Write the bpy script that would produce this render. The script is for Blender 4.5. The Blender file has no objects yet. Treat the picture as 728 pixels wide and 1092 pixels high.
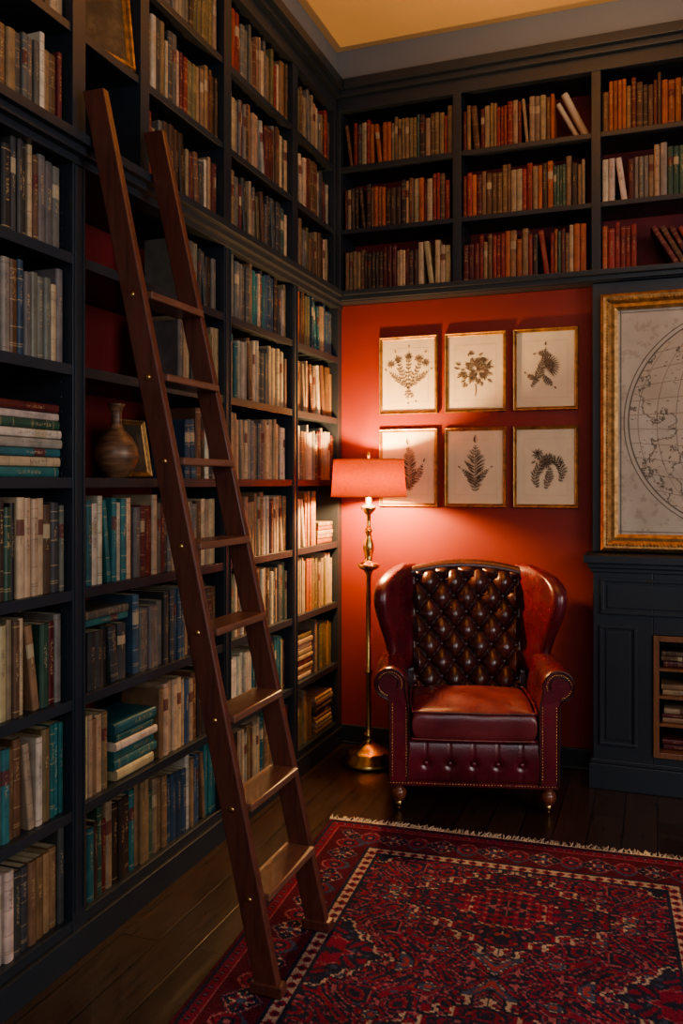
import bpy, math, random
import numpy as np
from mathutils import Vector, Matrix
random.seed(5); np.random.seed(7)
R = random.random
U = random.uniform
scene = bpy.context.scene
col = scene.collection
try:
    scene.view_settings.view_transform = 'AgX'
    scene.view_settings.look = 'AgX - Medium High Contrast'
except Exception:
    pass

# ------------------------------------------------------------------ shader helper
class S:
    def __init__(s, name, rough=0.5, metal=0.0, base=(0.5,0.5,0.5), coat=0.0, spec=0.5):
        s.mat = bpy.data.materials.new(name); s.mat.use_nodes = True
        s.nt = s.mat.node_tree
        s.b = s.nt.nodes['Principled BSDF']
        s.out = [n for n in s.nt.nodes if n.type == 'OUTPUT_MATERIAL'][0]
        s.b.inputs['Base Color'].default_value = (*base, 1)
        s.b.inputs['Roughness'].default_value = rough
        s.b.inputs['Metallic'].default_value = metal
        s.b.inputs['Coat Weight'].default_value = coat
        s.b.inputs['Specular IOR Level'].default_value = spec
    def n(s, t): return s.nt.nodes.new(t)
    def l(s, a, b): s.nt.links.new(a, b)
    def put(s, sock, v):
        if isinstance(v, bpy.types.NodeSocket): s.l(v, sock)
        elif isinstance(v, (tuple, list)) and len(v) == 3 and sock.type == 'RGBA': sock.default_value = (*v, 1)
        else: sock.default_value = v
    def m(s, op, a, b=None, c=None):
        n = s.n('ShaderNodeMath'); n.operation = op
        s.put(n.inputs[0], a)
        if b is not None: s.put(n.inputs[1], b)
        if c is not None: s.put(n.inputs[2], c)
        return n.outputs[0]
    def mix(s, f, a, b, mode='MIX'):
        n = s.n('ShaderNodeMix'); n.data_type = 'RGBA'; n.blend_type = mode
        s.put(n.inputs[0], f); s.put(n.inputs[6], a); s.put(n.inputs[7], b)
        return n.outputs[2]
    def coord(s, which='Object'):
        return s.n('ShaderNodeTexCoord').outputs[which]
    def mapping(s, v, scale=(1,1,1), rot=(0,0,0)):
        n = s.n('ShaderNodeMapping'); s.l(v, n.inputs[0]); n.inputs['Scale'].default_value = scale
        n.inputs['Rotation'].default_value = rot
        return n.outputs[0]
    def sep(s, v):
        n = s.n('ShaderNodeSeparateXYZ'); s.l(v, n.inputs[0]); return n.outputs
    def comb(s, x, y, z):
        n = s.n('ShaderNodeCombineXYZ')
        for i, q in enumerate((x, y, z)): s.put(n.inputs[i], q)
        return n.outputs[0]
    def noise(s, v, scale, detail=3, rough=0.5, out='Fac'):
        n = s.n('ShaderNodeTexNoise'); s.l(v, n.inputs['Vector'])
        n.inputs['Scale'].default_value = scale; n.inputs['Detail'].default_value = detail
        n.inputs['Roughness'].default_value = rough
        return n.outputs[out]
    def ramp(s, f, stops):
        n = s.n('ShaderNodeValToRGB'); s.l(f, n.inputs[0])
        e = n.color_ramp.elements
        while len(e) < len(stops): e.new(0.5)
        for i, (p, c) in enumerate(stops):
            e[i].position = p; e[i].color = (*c, 1)
        return n.outputs[0]
    def attr(s, name, out='Color'):
        n = s.n('ShaderNodeAttribute'); n.attribute_name = name; return n.outputs[out]
    def bump(s, h, strength=0.3, dist=0.01):
        n = s.n('ShaderNodeBump'); s.l(h, n.inputs['Height'])
        n.inputs['Strength'].default_value = strength; n.inputs['Distance'].default_value = dist
        s.l(n.outputs[0], s.b.inputs['Normal'])
    def base(s, c): s.l(c, s.b.inputs['Base Color'])
    def rough(s, c): s.l(c, s.b.inputs['Roughness'])

def simple(name, base, rough=0.5, metal=0.0, var=0.15, scale=8, coat=0.0, bump=0.0):
    s = S(name, rough, metal, base, coat)
    f = s.noise(s.coord(), scale, 4)
    lo = tuple(c*(1-var) for c in base); hi = tuple(min(1, c*(1+var)) for c in base)
    s.base(s.ramp(f, [(0.3, lo), (0.7, hi)]))
    if bump: s.bump(s.noise(s.coord(), scale*8, 4), bump, 0.004)
    return s.mat

MAT_PAINT = simple('navy_paint', (0.022,0.027,0.036), 0.36, var=0.12, scale=3)
MAT_PAINT2 = simple('navy_paint_wall', (0.026,0.031,0.040), 0.45, var=0.12, scale=3)
MAT_FRIEZE = simple('grey_frieze_paint', (0.135,0.14,0.16), 0.7, var=0.05, scale=2)
MAT_CEIL = simple('warm_ceiling_paint', (0.60,0.37,0.18), 0.8, var=0.04, scale=2)
MAT_RED = simple('red_wall_paint', (0.185,0.020,0.015), 0.6, var=0.08, scale=2, bump=0.05)
MAT_REDIN = simple('red_back_panel', (0.16,0.015,0.016), 0.6, var=0.1, scale=2)
MAT_WALL = simple('plain_wall_paint', (0.10,0.05,0.045), 0.7, var=0.05, scale=2)
MAT_GOLD = simple('aged_gold', (0.38,0.21,0.085), 0.40, 0.8, var=0.4, scale=40, bump=0.35)
MAT_BRASS = simple('antique_brass', (0.66,0.42,0.15), 0.27, 1.0, var=0.2, scale=14)
MAT_PAPER = simple('print_paper', (0.57,0.47,0.34), 0.8, var=0.06, scale=12)
MAT_MOUNT = simple('print_mount', (0.48,0.39,0.28), 0.8, var=0.05, scale=12)
MAT_INK = simple('print_ink', (0.10,0.07,0.05), 0.8, var=0.7, scale=90)
MAT_DARKWOOD = simple('turned_wood', (0.17,0.050,0.026), 0.3, var=0.3, scale=20, coat=0.3)

def wood(name, c1, c2, axis_scale, rough=0.38):
    s = S(name, rough, 0, c1, 0.25)
    v = s.mapping(s.coord(), axis_scale)
    f = s.noise(v, 6, 6, 0.65)
    s.base(s.ramp(f, [(0.25, c1), (0.55, c2), (0.8, c1)]))
    s.bump(f, 0.12, 0.003)
    return s.mat
MAT_LADDER = wood('mahogany_ladder_wood', (0.052,0.016,0.012), (0.120,0.038,0.025), (8,8,0.8))
MAT_TREAD = wood('worn_tread_wood', (0.080,0.031,0.020), (0.17,0.075,0.048), (8,0.8,8))
MAT_RACK = wood('display_rack_wood', (0.11,0.045,0.02), (0.20,0.085,0.04), (6,6,1))

def floor_mat():
    s = S('dark_floorboards', 0.3, 0, (0.05,0.03,0.02), 0.2)
    v = s.mapping(s.coord(), (1,1,1), (0,0,math.pi/2))
    br = s.n('ShaderNodeTexBrick'); s.l(v, br.inputs['Vector'])
    br.inputs['Scale'].default_value = 1.0
    br.inputs['Brick Width'].default_value = 1.5; br.inputs['Row Height'].default_value = 0.13
    br.inputs['Mortar Size'].default_value = 0.003; br.inputs['Mortar Smooth'].default_value = 0.2
    br.inputs['Color1'].default_value = (0.026,0.016,0.014,1)
    br.inputs['Color2'].default_value = (0.046,0.028,0.023,1)
    br.inputs['Mortar'].default_value = (0.006,0.0045,0.004,1)
    g = s.noise(s.mapping(s.coord(), (14,1.2,1)), 5, 6, 0.6)
    c = s.mix(0.7, br.outputs['Color'], s.ramp(g, [(0.3,(0.5,0.5,0.5)),(0.7,(1.35,1.3,1.25))]), 'MULTIPLY')
    s.base(c)
    s.rough(s.m('MULTIPLY_ADD', g, 0.22, 0.20))
    h = s.m('SUBTRACT', s.m('MULTIPLY', g, 0.3), s.m('MULTIPLY', br.outputs['Fac'], 1.0))
    s.bump(h, 0.25, 0.004)
    return s.mat
MAT_FLOOR = floor_mat()

def leather(name, dark, light, rough=0.33):
    s = S(name, rough, 0, dark, 0.35, 0.55)
    s.b.inputs['Coat Roughness'].default_value = 0.22
    co = s.coord()
    f = s.noise(co, 5, 5, 0.6)
    s.base(s.ramp(f, [(0.3, dark), (0.62, light), (0.8, tuple(c*1.25 for c in light))]))
    vo = s.n('ShaderNodeTexVoronoi'); s.l(co, vo.inputs['Vector']); vo.inputs['Scale'].default_value = 170
    h = s.m('ADD', s.m('MULTIPLY', vo.outputs['Distance'], 0.4), s.noise(co, 28, 5, 0.7))
    s.bump(h, 0.3, 0.004)
    s.rough(s.m('MULTIPLY_ADD', s.noise(co, 14, 4), 0.3, rough-0.15))
    return s.mat
MAT_LEATHER = leather('oxblood_leather', (0.052,0.006,0.011), (0.135,0.014,0.024), 0.29)
MAT_LEATHER_D = leather('dark_brown_leather', (0.028,0.009,0.009), (0.062,0.017,0.016), 0.27)
MAT_LEATHER_W = leather('worn_seat_leather', (0.095,0.012,0.018), (0.185,0.034,0.040), 0.31)

def shade_mat():
    s = S('lamp_shade_fabric', 0.9, 0, (0.6,0.2,0.1))
    co = s.coord()
    w = s.noise(s.mapping(co, (60,60,400)), 1, 2)
    c = s.ramp(w, [(0.3,(0.46,0.160,0.065)),(0.7,(0.58,0.225,0.095))])
    d = s.n('ShaderNodeBsdfDiffuse'); t = s.n('ShaderNodeBsdfTranslucent')
    s.l(c, d.inputs[0]); s.l(c, t.inputs[0])
    mx = s.n('ShaderNodeMixShader'); mx.inputs[0].default_value = 0.27
    s.l(d.outputs[0], mx.inputs[1]); s.l(t.outputs[0], mx.inputs[2])
    s.l(mx.outputs[0], s.out.inputs[0])
    return s.mat
MAT_SHADE = shade_mat()

def book_mat():
    s = S('book_cloth_and_leather', 0.55)
    c = s.attr('Col'); rnd = s.attr('rnd', 'Fac')
    uv = s.sep(s.coord('UV')); u = uv[0]; v = uv[1]
    def between(x, lo, hi):
        return s.m('MULTIPLY', s.m('GREATER_THAN', x, lo), s.m('LESS_THAN', x, hi))
    r2 = s.m('FRACT', s.m('MULTIPLY', rnd, 7.31)); r3 = s.m('FRACT', s.m('MULTIPLY', rnd, 23.7)); r4 = s.m('FRACT', s.m('MULTIPLY', rnd, 57.3))
    co = s.coord()
    age = s.noise(co, 25, 4)
    c = s.mix(1.0, c, s.ramp(age, [(0.25,(0.65,0.65,0.65)),(0.75,(1.18,1.14,1.08))]), 'MULTIPLY')
    luma = s.n('ShaderNodeRGBToBW'); s.l(s.attr('Col'), luma.inputs[0])
    isdark = s.m('LESS_THAN', luma.outputs[0], 0.13)
    tcol = s.mix(isdark, (0.09,0.055,0.045), (0.42,0.29,0.15))
    lab = s.m('MULTIPLY', s.m('GREATER_THAN', r2, 0.76), between(v, 0.62, 0.78))
    labc = s.mix(s.m('GREATER_THAN', r4, 0.55), (0.09,0.012,0.012), (0.33,0.26,0.17))
    c = s.mix(s.m('MULTIPLY', lab, 0.85), c, labc)
    tv = s.comb(s.m('MULTIPLY', u, 2.5), s.m('MULTIPLY', v, 34.0), s.m('MULTIPLY', rnd, 91.0))
    tn = s.noise(tv, 1.6, 2)
    zone = s.m('MULTIPLY', between(u, 0.34, 0.66), between(v, s.m('MULTIPLY_ADD', r3, 0.25, 0.35), s.m('MULTIPLY_ADD', r4, 0.2, 0.68)))
    txt = s.m('MULTIPLY', zone, s.m('GREATER_THAN', tn, 0.54))
    c = s.mix(s.m('MULTIPLY', txt, 0.6), c, tcol)
    def band(p, w): return s.m('LESS_THAN', s.m('ABSOLUTE', s.m('SUBTRACT', v, p)), w)
    bs = band(0.10, 0.005)
    for p in (0.125, 0.30, 0.58, 0.80, 0.90): bs = s.m('MAXIMUM', bs, band(p, 0.005))
    bs = s.m('MULTIPLY', bs, s.m('GREATER_THAN', r3, 0.68))
    bs2 = s.m('MULTIPLY', s.m('MAXIMUM', band(0.06,0.006), band(0.94,0.006)), s.m('LESS_THAN', r3, 0.25))
    bs = s.m('MAXIMUM', bs, bs2)
    c = s.mix(s.m('MULTIPLY', bs, 0.55), c, tcol)
    s.base(c)
    s.rough(s.m('MULTIPLY_ADD', r2, 0.3, 0.4))
    return s.mat
MAT_BOOK = book_mat()

def rug_mat():
    s = S('persian_rug_wool', 0.95, spec=0.1)
    c = s.attr('Col'); co = s.coord()
    f = s.noise(co, 220, 2)
    g = s.noise(co, 6, 3)
    c = s.mix(1.0, c, s.ramp(f, [(0.3,(0.6,0.6,0.6)),(0.7,(1.25,1.25,1.25))]), 'MULTIPLY')
    c = s.mix(1.0, c, s.ramp(g, [(0.3,(0.8,0.8,0.8)),(0.7,(1.15,1.15,1.15))]), 'MULTIPLY')
    s.base(c); s.bump(f, 0.5, 0.004)
    return s.mat
MAT_RUG = rug_mat()
MAT_FRINGE = simple('rug_fringe_cotton', (0.46,0.38,0.30), 0.9, var=0.3, scale=40)

def map_mat():
    s = S('antique_map_print', 0.7)
    p = s.sep(s.coord()); x = p[0]; z = p[2]
    co = s.coord()
    RR = 0.50
    paper = s.ramp(s.noise(co, 5, 5), [(0.3,(0.33,0.29,0.24)),(0.7,(0.45,0.40,0.34))])
    ax = s.m('SUBTRACT', s.m('ABSOLUTE', x), 0.525)
    r = s.m('SQRT', s.m('ADD', s.m('MULTIPLY', ax, ax), s.m('MULTIPLY', z, z)))
    def line(val, w): return s.m('LESS_THAN', s.m('ABSOLUTE', val), w)
    inside = s.m('LESS_THAN', r, RR)
    rim = s.m('MAXIMUM', line(s.m('SUBTRACT', r, RR), 0.0035), line(s.m('SUBTRACT', r, RR+0.020), 0.0025))
    w = s.m('SQRT', s.m('MAXIMUM', s.m('SUBTRACT', RR*RR, s.m('MULTIPLY', z, z)), 0.0001))
    lon = s.m('MULTIPLY', s.m('DIVIDE', ax, w), 6.0)
    mer = s.m('LESS_THAN', s.m('ABSOLUTE', s.m('SUBTRACT', s.m('FRACT', lon), 0.5)), 0.025)
    lat = s.m('MULTIPLY', s.m('ADD', z, s.m('MULTIPLY', s.m('MULTIPLY', z, s.m('MULTIPLY', ax, ax)), 1.2)), 12.0)
    par = s.m('LESS_THAN', s.m('ABSOLUTE', s.m('SUBTRACT', s.m('FRACT', lat), 0.5)), 0.025)
    grid = s.m('MULTIPLY', s.m('MAXIMUM', mer, par), inside)
    nz = s.noise(co, 3.2, 8, 0.62)
    coast = s.m('MULTIPLY', line(s.m('SUBTRACT', nz, 0.52), 0.007), inside)
    land = s.m('MULTIPLY', s.m('GREATER_THAN', nz, 0.52), inside)
    vo = s.n('ShaderNodeTexVoronoi'); s.l(s.mapping(co, (1,1,2.6)), vo.inputs['Vector']); vo.inputs['Scale'].default_value = 22
    lab = s.m('MULTIPLY', s.m('LESS_THAN', vo.outputs['Distance'], 0.17), s.m('GREATER_THAN', s.noise(co, 140, 2), 0.5))
    lab = s.m('MULTIPLY', lab, inside)
    c = s.mix(s.m('MULTIPLY', land, 0.25), paper, (0.40,0.29,0.18))
    outside = s.m('MULTIPLY', s.m('GREATER_THAN', r, RR+0.020), s.m('GREATER_THAN', s.noise(co, 26, 6, 0.7), 0.56))
    c = s.mix(s.m('MULTIPLY', outside, 0.35), c, (0.20,0.15,0.11))
    nl = s.m('MAXIMUM', line(s.m('SUBTRACT', s.m('ABSOLUTE', x), 1.060), 0.003), line(s.m('SUBTRACT', s.m('ABSOLUTE', z), 0.516), 0.002))
    ink = s.m('MAXIMUM', s.m('MAXIMUM', rim, coast), s.m('MAXIMUM', lab, nl))
    c = s.mix(s.m('MULTIPLY', grid, 0.6), c, (0.12,0.09,0.07))
    c = s.mix(s.m('MULTIPLY', ink, 0.8), c, (0.06,0.045,0.035))
    s.base(c)
    return s.mat
MAT_MAP = map_mat()

# ------------------------------------------------------------------ mesh helper
class M:
    def __init__(s): s.v = []; s.f = []; s.mi = []; s.sm = []
    def add(s, vs, fs, mi=0, smooth=False, T=None):
        o = len(s.v)
        if T is not None: vs = [T @ Vector(p) for p in vs]
        s.v += [tuple(p) for p in vs]
        for f in fs:
            s.f.append(tuple(i+o for i in f)); s.mi.append(mi); s.sm.append(smooth)
    def box(s, x0, x1, y0, y1, z0, z1, mi=0, T=None):
        s.add([(x0,y0,z0),(x1,y0,z0),(x1,y1,z0),(x0,y1,z0),(x0,y0,z1),(x1,y0,z1),(x1,y1,z1),(x0,y1,z1)],
              [(0,3,2,1),(4,5,6,7),(0,1,5,4),(1,2,6,5),(2,3,7,6),(3,0,4,7)], mi, False, T)
    def loft(s, rings, mi=0, smooth=True, cap=True, T=None, closed=True):
        n = len(rings[0]); vs = [p for r in rings for p in r]; fs = []
        for k in range(len(rings)-1):
            for i in range(n if closed else n-1):
                j = (i+1) % n
                fs.append((k*n+i, k*n+j, (k+1)*n+j, (k+1)*n+i))
        s.add(vs, fs, mi, smooth, T)
        if cap:
            s.add(rings[0], [tuple(reversed(range(n)))], mi, False, T)
            s.add(rings[-1], [tuple(range(n))], mi, False, T)
    def lathe(s, prof, cx=0, cy=0, seg=32, mi=0, T=None, cap=True):
        rings = [[(cx+r*math.cos(2*math.pi*i/seg), cy+r*math.sin(2*math.pi*i/seg), z) for i in range(seg)] for r, z in prof]
        s.loft(rings, mi, True, cap, T)
    def tube(s, pts, r, seg=10, mi=0, closed=False, T=None):
        P = [Vector(p) for p in pts]; n = len(P); rings = []
        for i in range(n):
            if closed: t = P[(i+1)%n]-P[(i-1)%n]
            else: t = P[min(i+1,n-1)]-P[max(i-1,0)]
            t.normalize()
            up = Vector((0,0,1)) if abs(t.z) < 0.95 else Vector((0,1,0))
            a = t.cross(up).normalized(); b = t.cross(a).normalized()
            rr = r[i] if isinstance(r, (list, tuple)) else r
            rings.append([P[i]+a*rr*math.cos(2*math.pi*k/seg)+b*rr*math.sin(2*math.pi*k/seg) for k in range(seg)])
        if closed: rings.append(rings[0])
        s.loft(rings, mi, True, not closed, T)
    def ball(s, c, r, mi=0, seg=10, rings=6, sc=(1,1,1), T=None):
        rg = []
        for k in range(rings+1):
            a = math.pi*k/rings
            rr = max(1e-5, math.sin(a))*r
            rg.append([(c[0]+rr*math.cos(2*math.pi*i/seg)*sc[0], c[1]+rr*math.sin(2*math.pi*i/seg)*sc[1], c[2]-r*math.cos(a)*sc[2]) for i in range(seg)])
        s.loft(rg, mi, True, False, T)
    def obj(s, name, mats, parent=None, bevel=0, subsurf=0, loc=None, rot=None, weld=False):
        me = bpy.data.meshes.new(name); me.from_pydata(s.v, [], s.f)
        for m in mats: me.materials.append(m)
        me.polygons.foreach_set('material_index', s.mi)
        me.polygons.foreach_set('use_smooth', s.sm)
        me.update()
        o = bpy.data.objects.new(name, me); col.objects.link(o)
        if loc: o.location = loc
        if rot: o.rotation_euler = rot
        if parent: o.parent = parent
        if weld:
            w = o.modifiers.new('weld', 'WELD'); w.merge_threshold = 0.0004
        if bevel:
            b = o.modifiers.new('bevel', 'BEVEL'); b.width = bevel; b.segments = 2; b.limit_method = 'ANGLE'; b.angle_limit = math.radians(40)
        if subsurf:
            q = o.modifiers.new('sub', 'SUBSURF'); q.levels = subsurf; q.render_levels = subsurf
        return o
def empty(name, loc=(0,0,0), rotz=0):
    e = bpy.data.objects.new(name, None); col.objects.link(e); e.location = loc; e.rotation_euler = (0,0,rotz)
    e.empty_display_size = 0.1
    return e

XL = -1.60      # front plane of tall bookcase
YB = 4.33       # red wall
YU = 4.25       # front plane of the high shelves / chimney breast
YUB = 4.52
XR = 2.65
CEIL = 3.69
LV = [0.12, 0.44, 0.765, 1.085, 1.415, 1.745, 2.07]
LU = [2.41, 2.745, 3.08]
# ------------------------------------------------------------------ room
m = M(); m.box(-1.96, XR+0.1, -1.6, 4.65, -0.1, 0); m.obj('floor', [MAT_FLOOR])
m = M(); m.box(-1.96, XR+0.1, -1.6, 4.65, CEIL, CEIL+0.1); m.obj('ceiling', [MAT_CEIL])
m = M(); m.box(-2.06, -1.96, -1.6, 4.65, 0, CEIL); m.obj('wall_left', [MAT_WALL])
m = M(); m.box(-1.96, XR, YB, 4.65, 0, 2.355); m.box(-1.96, XR, YUB, 4.65, 2.355, CEIL); m.obj('wall_back', [MAT_RED])
m = M()
m.box(XR, XR+0.1, -1.6, 0.4, 0, CEIL); m.box(XR, XR+0.1, 2.4, 4.65, 0, CEIL)
m.box(XR, XR+0.1, 0.4, 2.4, 0, 0.8); m.box(XR, XR+0.1, 0.4, 2.4, 2.9, CEIL)
m.obj('wall_right', [MAT_WALL])
m = M()
for a, b in ((0.4,0.46),(1.37,1.43),(2.34,2.4)): m.box(XR+0.02, XR+0.08, a, b, 0.8, 2.9)
for a, b in ((0.8,0.86),(1.82,1.87),(2.84,2.9)): m.box(XR+0.02, XR+0.08, 0.4, 2.4, a, b)
m.obj('window_1', [MAT_PAINT], bevel=0.003)
m = M()
m.box(-1.96, XL, -1.6, YUB-0.001, 3.52, CEIL-0.001)
m.box(XL, XR, YU, YUB-0.001, 3.52, CEIL-0.001)
m.obj('trim_1', [MAT_FRIEZE])
m = M()
m.box(XL+0.001, -0.30, YB-0.018, YB, 0, 0.10); m.box(XL+0.001, -0.30, YB-0.026, YB, 0, 0.012)
m.obj('baseboard_back', [MAT_PAINT], bevel=0.003)

# ------------------------------------------------------------------ tall bookcase
POSTS = [0.235, 1.165, 2.095, 3.025, 3.70, 4.30]
PW = 0.030
m = M()
for i, p in enumerate(POSTS):
    m.box(-1.94, XL, p-PW, min(p+PW, 4.329), 0, 2.36)
    if i < 5: m.box(-1.94, XL, p-PW, p+PW, 2.36, 3.42)
    if i < 5:
        for q in (-0.022, 0.016): m.box(XL, XL+0.004, p+q, p+q+0.006, 0.14, 2.33)
m.box(-1.94, XL, YU-0.03, YU, 2.36, 3.42)
UP = POSTS[:3] + [2.44] + POSTS[3:5] + [YU-0.005]
m.box(-1.94, XL, 2.44-0.026, 2.44+0.026, 2.40, 3.42)
for i in range(5):
    a, b = POSTS[i]+PW, POSTS[i+1]-PW
    for z in LV:
        m.box(-1.93, XL-0.008, a, b, z-0.026, z)
        m.box(XL-0.008, XL-0.002, a, b, z-0.030, z+0.001)
for i in range(len(UP)-1):
    a, b = UP[i]+0.02, UP[i+1]-0.02
    for z in LU[1:]:
        m.box(-1.93, XL-0.006, a, b, z-0.026, z)
for p in POSTS[1:]:
    z = 0.3
    while z < 2.3:
        m.box(-1.645, -1.639, p-PW-0.002, p-PW, z, z+0.006); z += 0.045
m.box(-1.93, XL+0.012, POSTS[0]-PW, 4.329, 0, 0.088)
m.box(-1.93, XL+0.006, POSTS[0]-PW, 4.329, 2.335, 2.36)
m.box(-1.93, XL+0.03, POSTS[0]-PW, YU-0.003, 2.358, 2.382)
m.box(-1.93, XL+0.05, POSTS[0]-PW, YU-0.003, 2.382, 2.41)
m.box(-1.93, XL+0.004, POSTS[0]-PW, YU, 3.37, 3.44)
m.box(-1.93, XL+0.03, POSTS[0]-PW, YU, 3.44, 3.47)
m.box(-1.93, XL+0.055, POSTS[0]-PW, YU, 3.47, 3.518)
m.box(-1.955, -1.93, POSTS[0]-PW, 4.329, 0.0, 3.4, 1)
m.obj('bookcase', [MAT_PAINT, MAT_REDIN], bevel=0.0025)

UX = [-1.59, -0.951, -0.275, 0.40, 1.07, 1.74, 2.40]
m = M()
for i, p in enumerate(UX):
    if i == 0: m.box(XL, p+0.012, YU, YUB-0.02, 2.40, 3.42)
    else: m.box(p-0.022, p+0.022, YU, YUB-0.02, 2.40, 3.42)
for z in LU[1:]:
    m.box(XL, 2.45, YU+0.006, YUB-0.02, z-0.026, z)
m.box(XL+0.0, 2.6, YU-0.004, YUB-0.02, 2.357, 2.385)
m.box(XL+0.052, 2.6, YU-0.05, YUB-0.02, 2.385, 2.41)
m.box(XL+0.032, 2.6, YU-0.03, YUB-0.02, 2.362, 2.385)
m.box(XL+0.006, 2.6, YU-0.004, YUB-0.02, 3.37, 3.44)
m.box(XL+0.032, 2.6, YU-0.03, YUB-0.02, 3.44, 3.47)
m.box(XL+0.057, 2.6, YU-0.055, YUB-0.02, 3.47, 3.518)
m.box(XL, 2.6, YUB-0.02, YUB-0.004, 2.357, 3.5, 1)
m.obj('bookcase', [MAT_PAINT, MAT_REDIN], bevel=0.0025)

# ------------------------------------------------------------------ books
class Books:
    def __init__(s): s.v=[]; s.f=[]; s.c=[]; s.r=[]; s.uv=[]
    def book(s, T, w, h, d, colr):
        bul = min(w*0.22, 0.007)
        prof = [(-w/2, bul), (-w*0.42, bul*0.35), (-w*0.2, 0), (w*0.2, 0), (w*0.42, bul*0.35), (w/2, bul), (w/2, d), (-w/2, d)]
        us = [0, .12, .3, .7, .88, 1]
        n = 8; o = len(s.v)
        t = min(0.0028, w*0.15)
        inn = [(max(-w/2+t, min(w/2-t, x)), max(bul+0.002, min(d-0.004, y))) for x, y in prof]
        ring = [[(x,y,0) for x,y in prof], [(x,y,h) for x,y in prof], [(x,y,h) for x,y in inn], [(x,y,h-0.005) for x,y in inn]]
        for rg in ring:
            for p in rg: s.v.append(tuple(T @ Vector(p)))
        rd = R()
        page = (0.42,0.35,0.24) if R() < .7 else (0.30,0.22,0.13)
        def addf(idx, c, uv=None):
            s.f.append(tuple(o+i for i in idx)); s.c.append(c); s.r.append(rd)
            s.uv.extend(uv if uv else [(0.0,0.0)]*len(idx))
        for i in range(n):
            j = (i+1) % n
            uv = [(us[i],0),(us[j],0),(us[j],1),(us[i],1)] if i < 5 else None
            addf((i, j, n+j, n+i), colr, uv)
            addf((n+i, n+j, 2*n+j, 2*n+i), colr)
            addf((2*n+i, 2*n+j, 3*n+j, 3*n+i), page)
        addf(tuple(3*n+i for i in range(n)), page)
        addf(tuple(reversed(range(n))), colr)
    def obj(s, name):
        me = bpy.data.meshes.new(name); me.from_pydata(s.v, [], s.f); me.materials.append(MAT_BOOK)
        a = me.attributes.new('Col', 'FLOAT_COLOR', 'FACE')
        a.data.foreach_set('color', np.array([(*c,1) for c in s.c], dtype=np.float32).ravel())
        a = me.attributes.new('rnd', 'FLOAT', 'FACE')
        a.data.foreach_set('value', np.array(s.r, dtype=np.float32))
        u = me.uv_layers.new(name='UVMap')
        u.data.foreach_set('uv', np.array(s.uv, dtype=np.float32).ravel())
        me.update()
        o = bpy.data.objects.new(name, me); col.objects.link(o); return o

CR=(0.36,0.27,0.175); BE=(0.25,0.175,0.11); TAN=(0.20,0.12,0.065); BR=(0.10,0.05,0.028); DB=(0.04,0.022,0.016)
RD=(0.19,0.025,0.02); DR=(0.09,0.016,0.016); OR=(0.28,0.08,0.032); GR=(0.12,0.11,0.10); DG=(0.045,0.045,0.047)
TE=(0.020,0.105,0.115); BL=(0.028,0.058,0.10); GN=(0.03,0.07,0.05); OL=(0.11,0.095,0.045); WH=(0.44,0.38,0.31); LG=(0.22,0.205,0.185)
BLK=(0.016,0.016,0.018)
P_OLD=[BR,BR,DR,TAN,BE,RD,DB,BE,TAN,GR,CR,OL,GR,DG]
P_MIX=[BR,DB,BE,CR,CR,LG,TAN,GN,BL,DR,BE,GR,CR,TAN,BR,DG,DB,WH]
P_PALE=[CR,BE,WH,LG,TAN,TAN,GR,BE,BR,CR,DR,DG,GR,DB]
P_TEAL=[CR,TE,BE,WH,GR,LG,DG,BL,GN,TE]
P_DARK=[DG,BLK,GR,DG,BR,BE,BLK,GN,DB,GR,BR,CR]
P_LOW=[TAN,BE,CR,BR,BL,TE,DG,BR,DR,TAN,GN,LG,BE,TAN,CR,DB,WH]
P_BR=[BR,RD,DR,CR,BE,TAN,OR,DB,BR]
P_RED=[RD,OR,BE,CR,RD,DR,TAN,BR,BE,RD,GN]
P_LEA=[BR,DB,BR,OR,TAN,DR]
P_WARM=[TAN,BE,CR,OL,BR,OR,BE]

bkL = Books(); bkR = Books()
def frameL(y, z, xf):
    return Matrix(((0,-1,0,xf),(1,0,0,y),(0,0,1,z),(0,0,0,1)))
def frameB(x, z, yf):
    return Matrix(((1,0,0,x),(0,1,0,yf),(0,0,1,z),(0,0,0,1)))
def jit(c, k=0.25):
    g = U(1-k, 1+k); return tuple(min(0.75, max(0.006, ch*g*U(0.93,1.07))) for ch in c)
def row(bk, fr, a0, a1, z, pal, hmin=0.2, hmax=0.26, wmin=0.016, wmax=0.034, front=0, dep=(0.14,0.19), runs=0.22):
    a = a0 + 0.003
    pc = random.choice(pal); h0 = U(hmin,hmax); w0 = U(wmin,wmax); run = 0
    while True:
        if run <= 0:
            pc = random.choice(pal); h0 = U(hmin, hmax); w0 = U(wmin, wmax)
            run = random.choice([2,3,4]) if R() < runs else 1
        run -= 1
        w = w0*U(0.96,1.04); h = h0*U(0.985,1.01)
        if a + w > a1-0.003: break
        d = U(*dep)
        if R() < 0.05 and a+w+0.035 < a1:
            ang = math.radians(U(4,8))
            if a + h*math.sin(ang) + w*math.cos(ang) > a1-0.003: break
            T = fr(a+h*math.sin(ang), z+0.0005, front) @ Matrix.Rotation(-ang, 4, 'Y') @ Matrix.Translation((w/2, 0.004, 0))
            bk.book(T, w, h, d, jit(pc)); a += h*math.sin(ang)+w*math.cos(ang)+0.003
        else:
            T = fr(a+w/2, z+0.0005, front) @ Matrix.Translation((0, U(0.0,0.012), 0))
            bk.book(T, w, h, d, jit(pc)); a += w + U(0.0003,0.0018)
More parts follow.
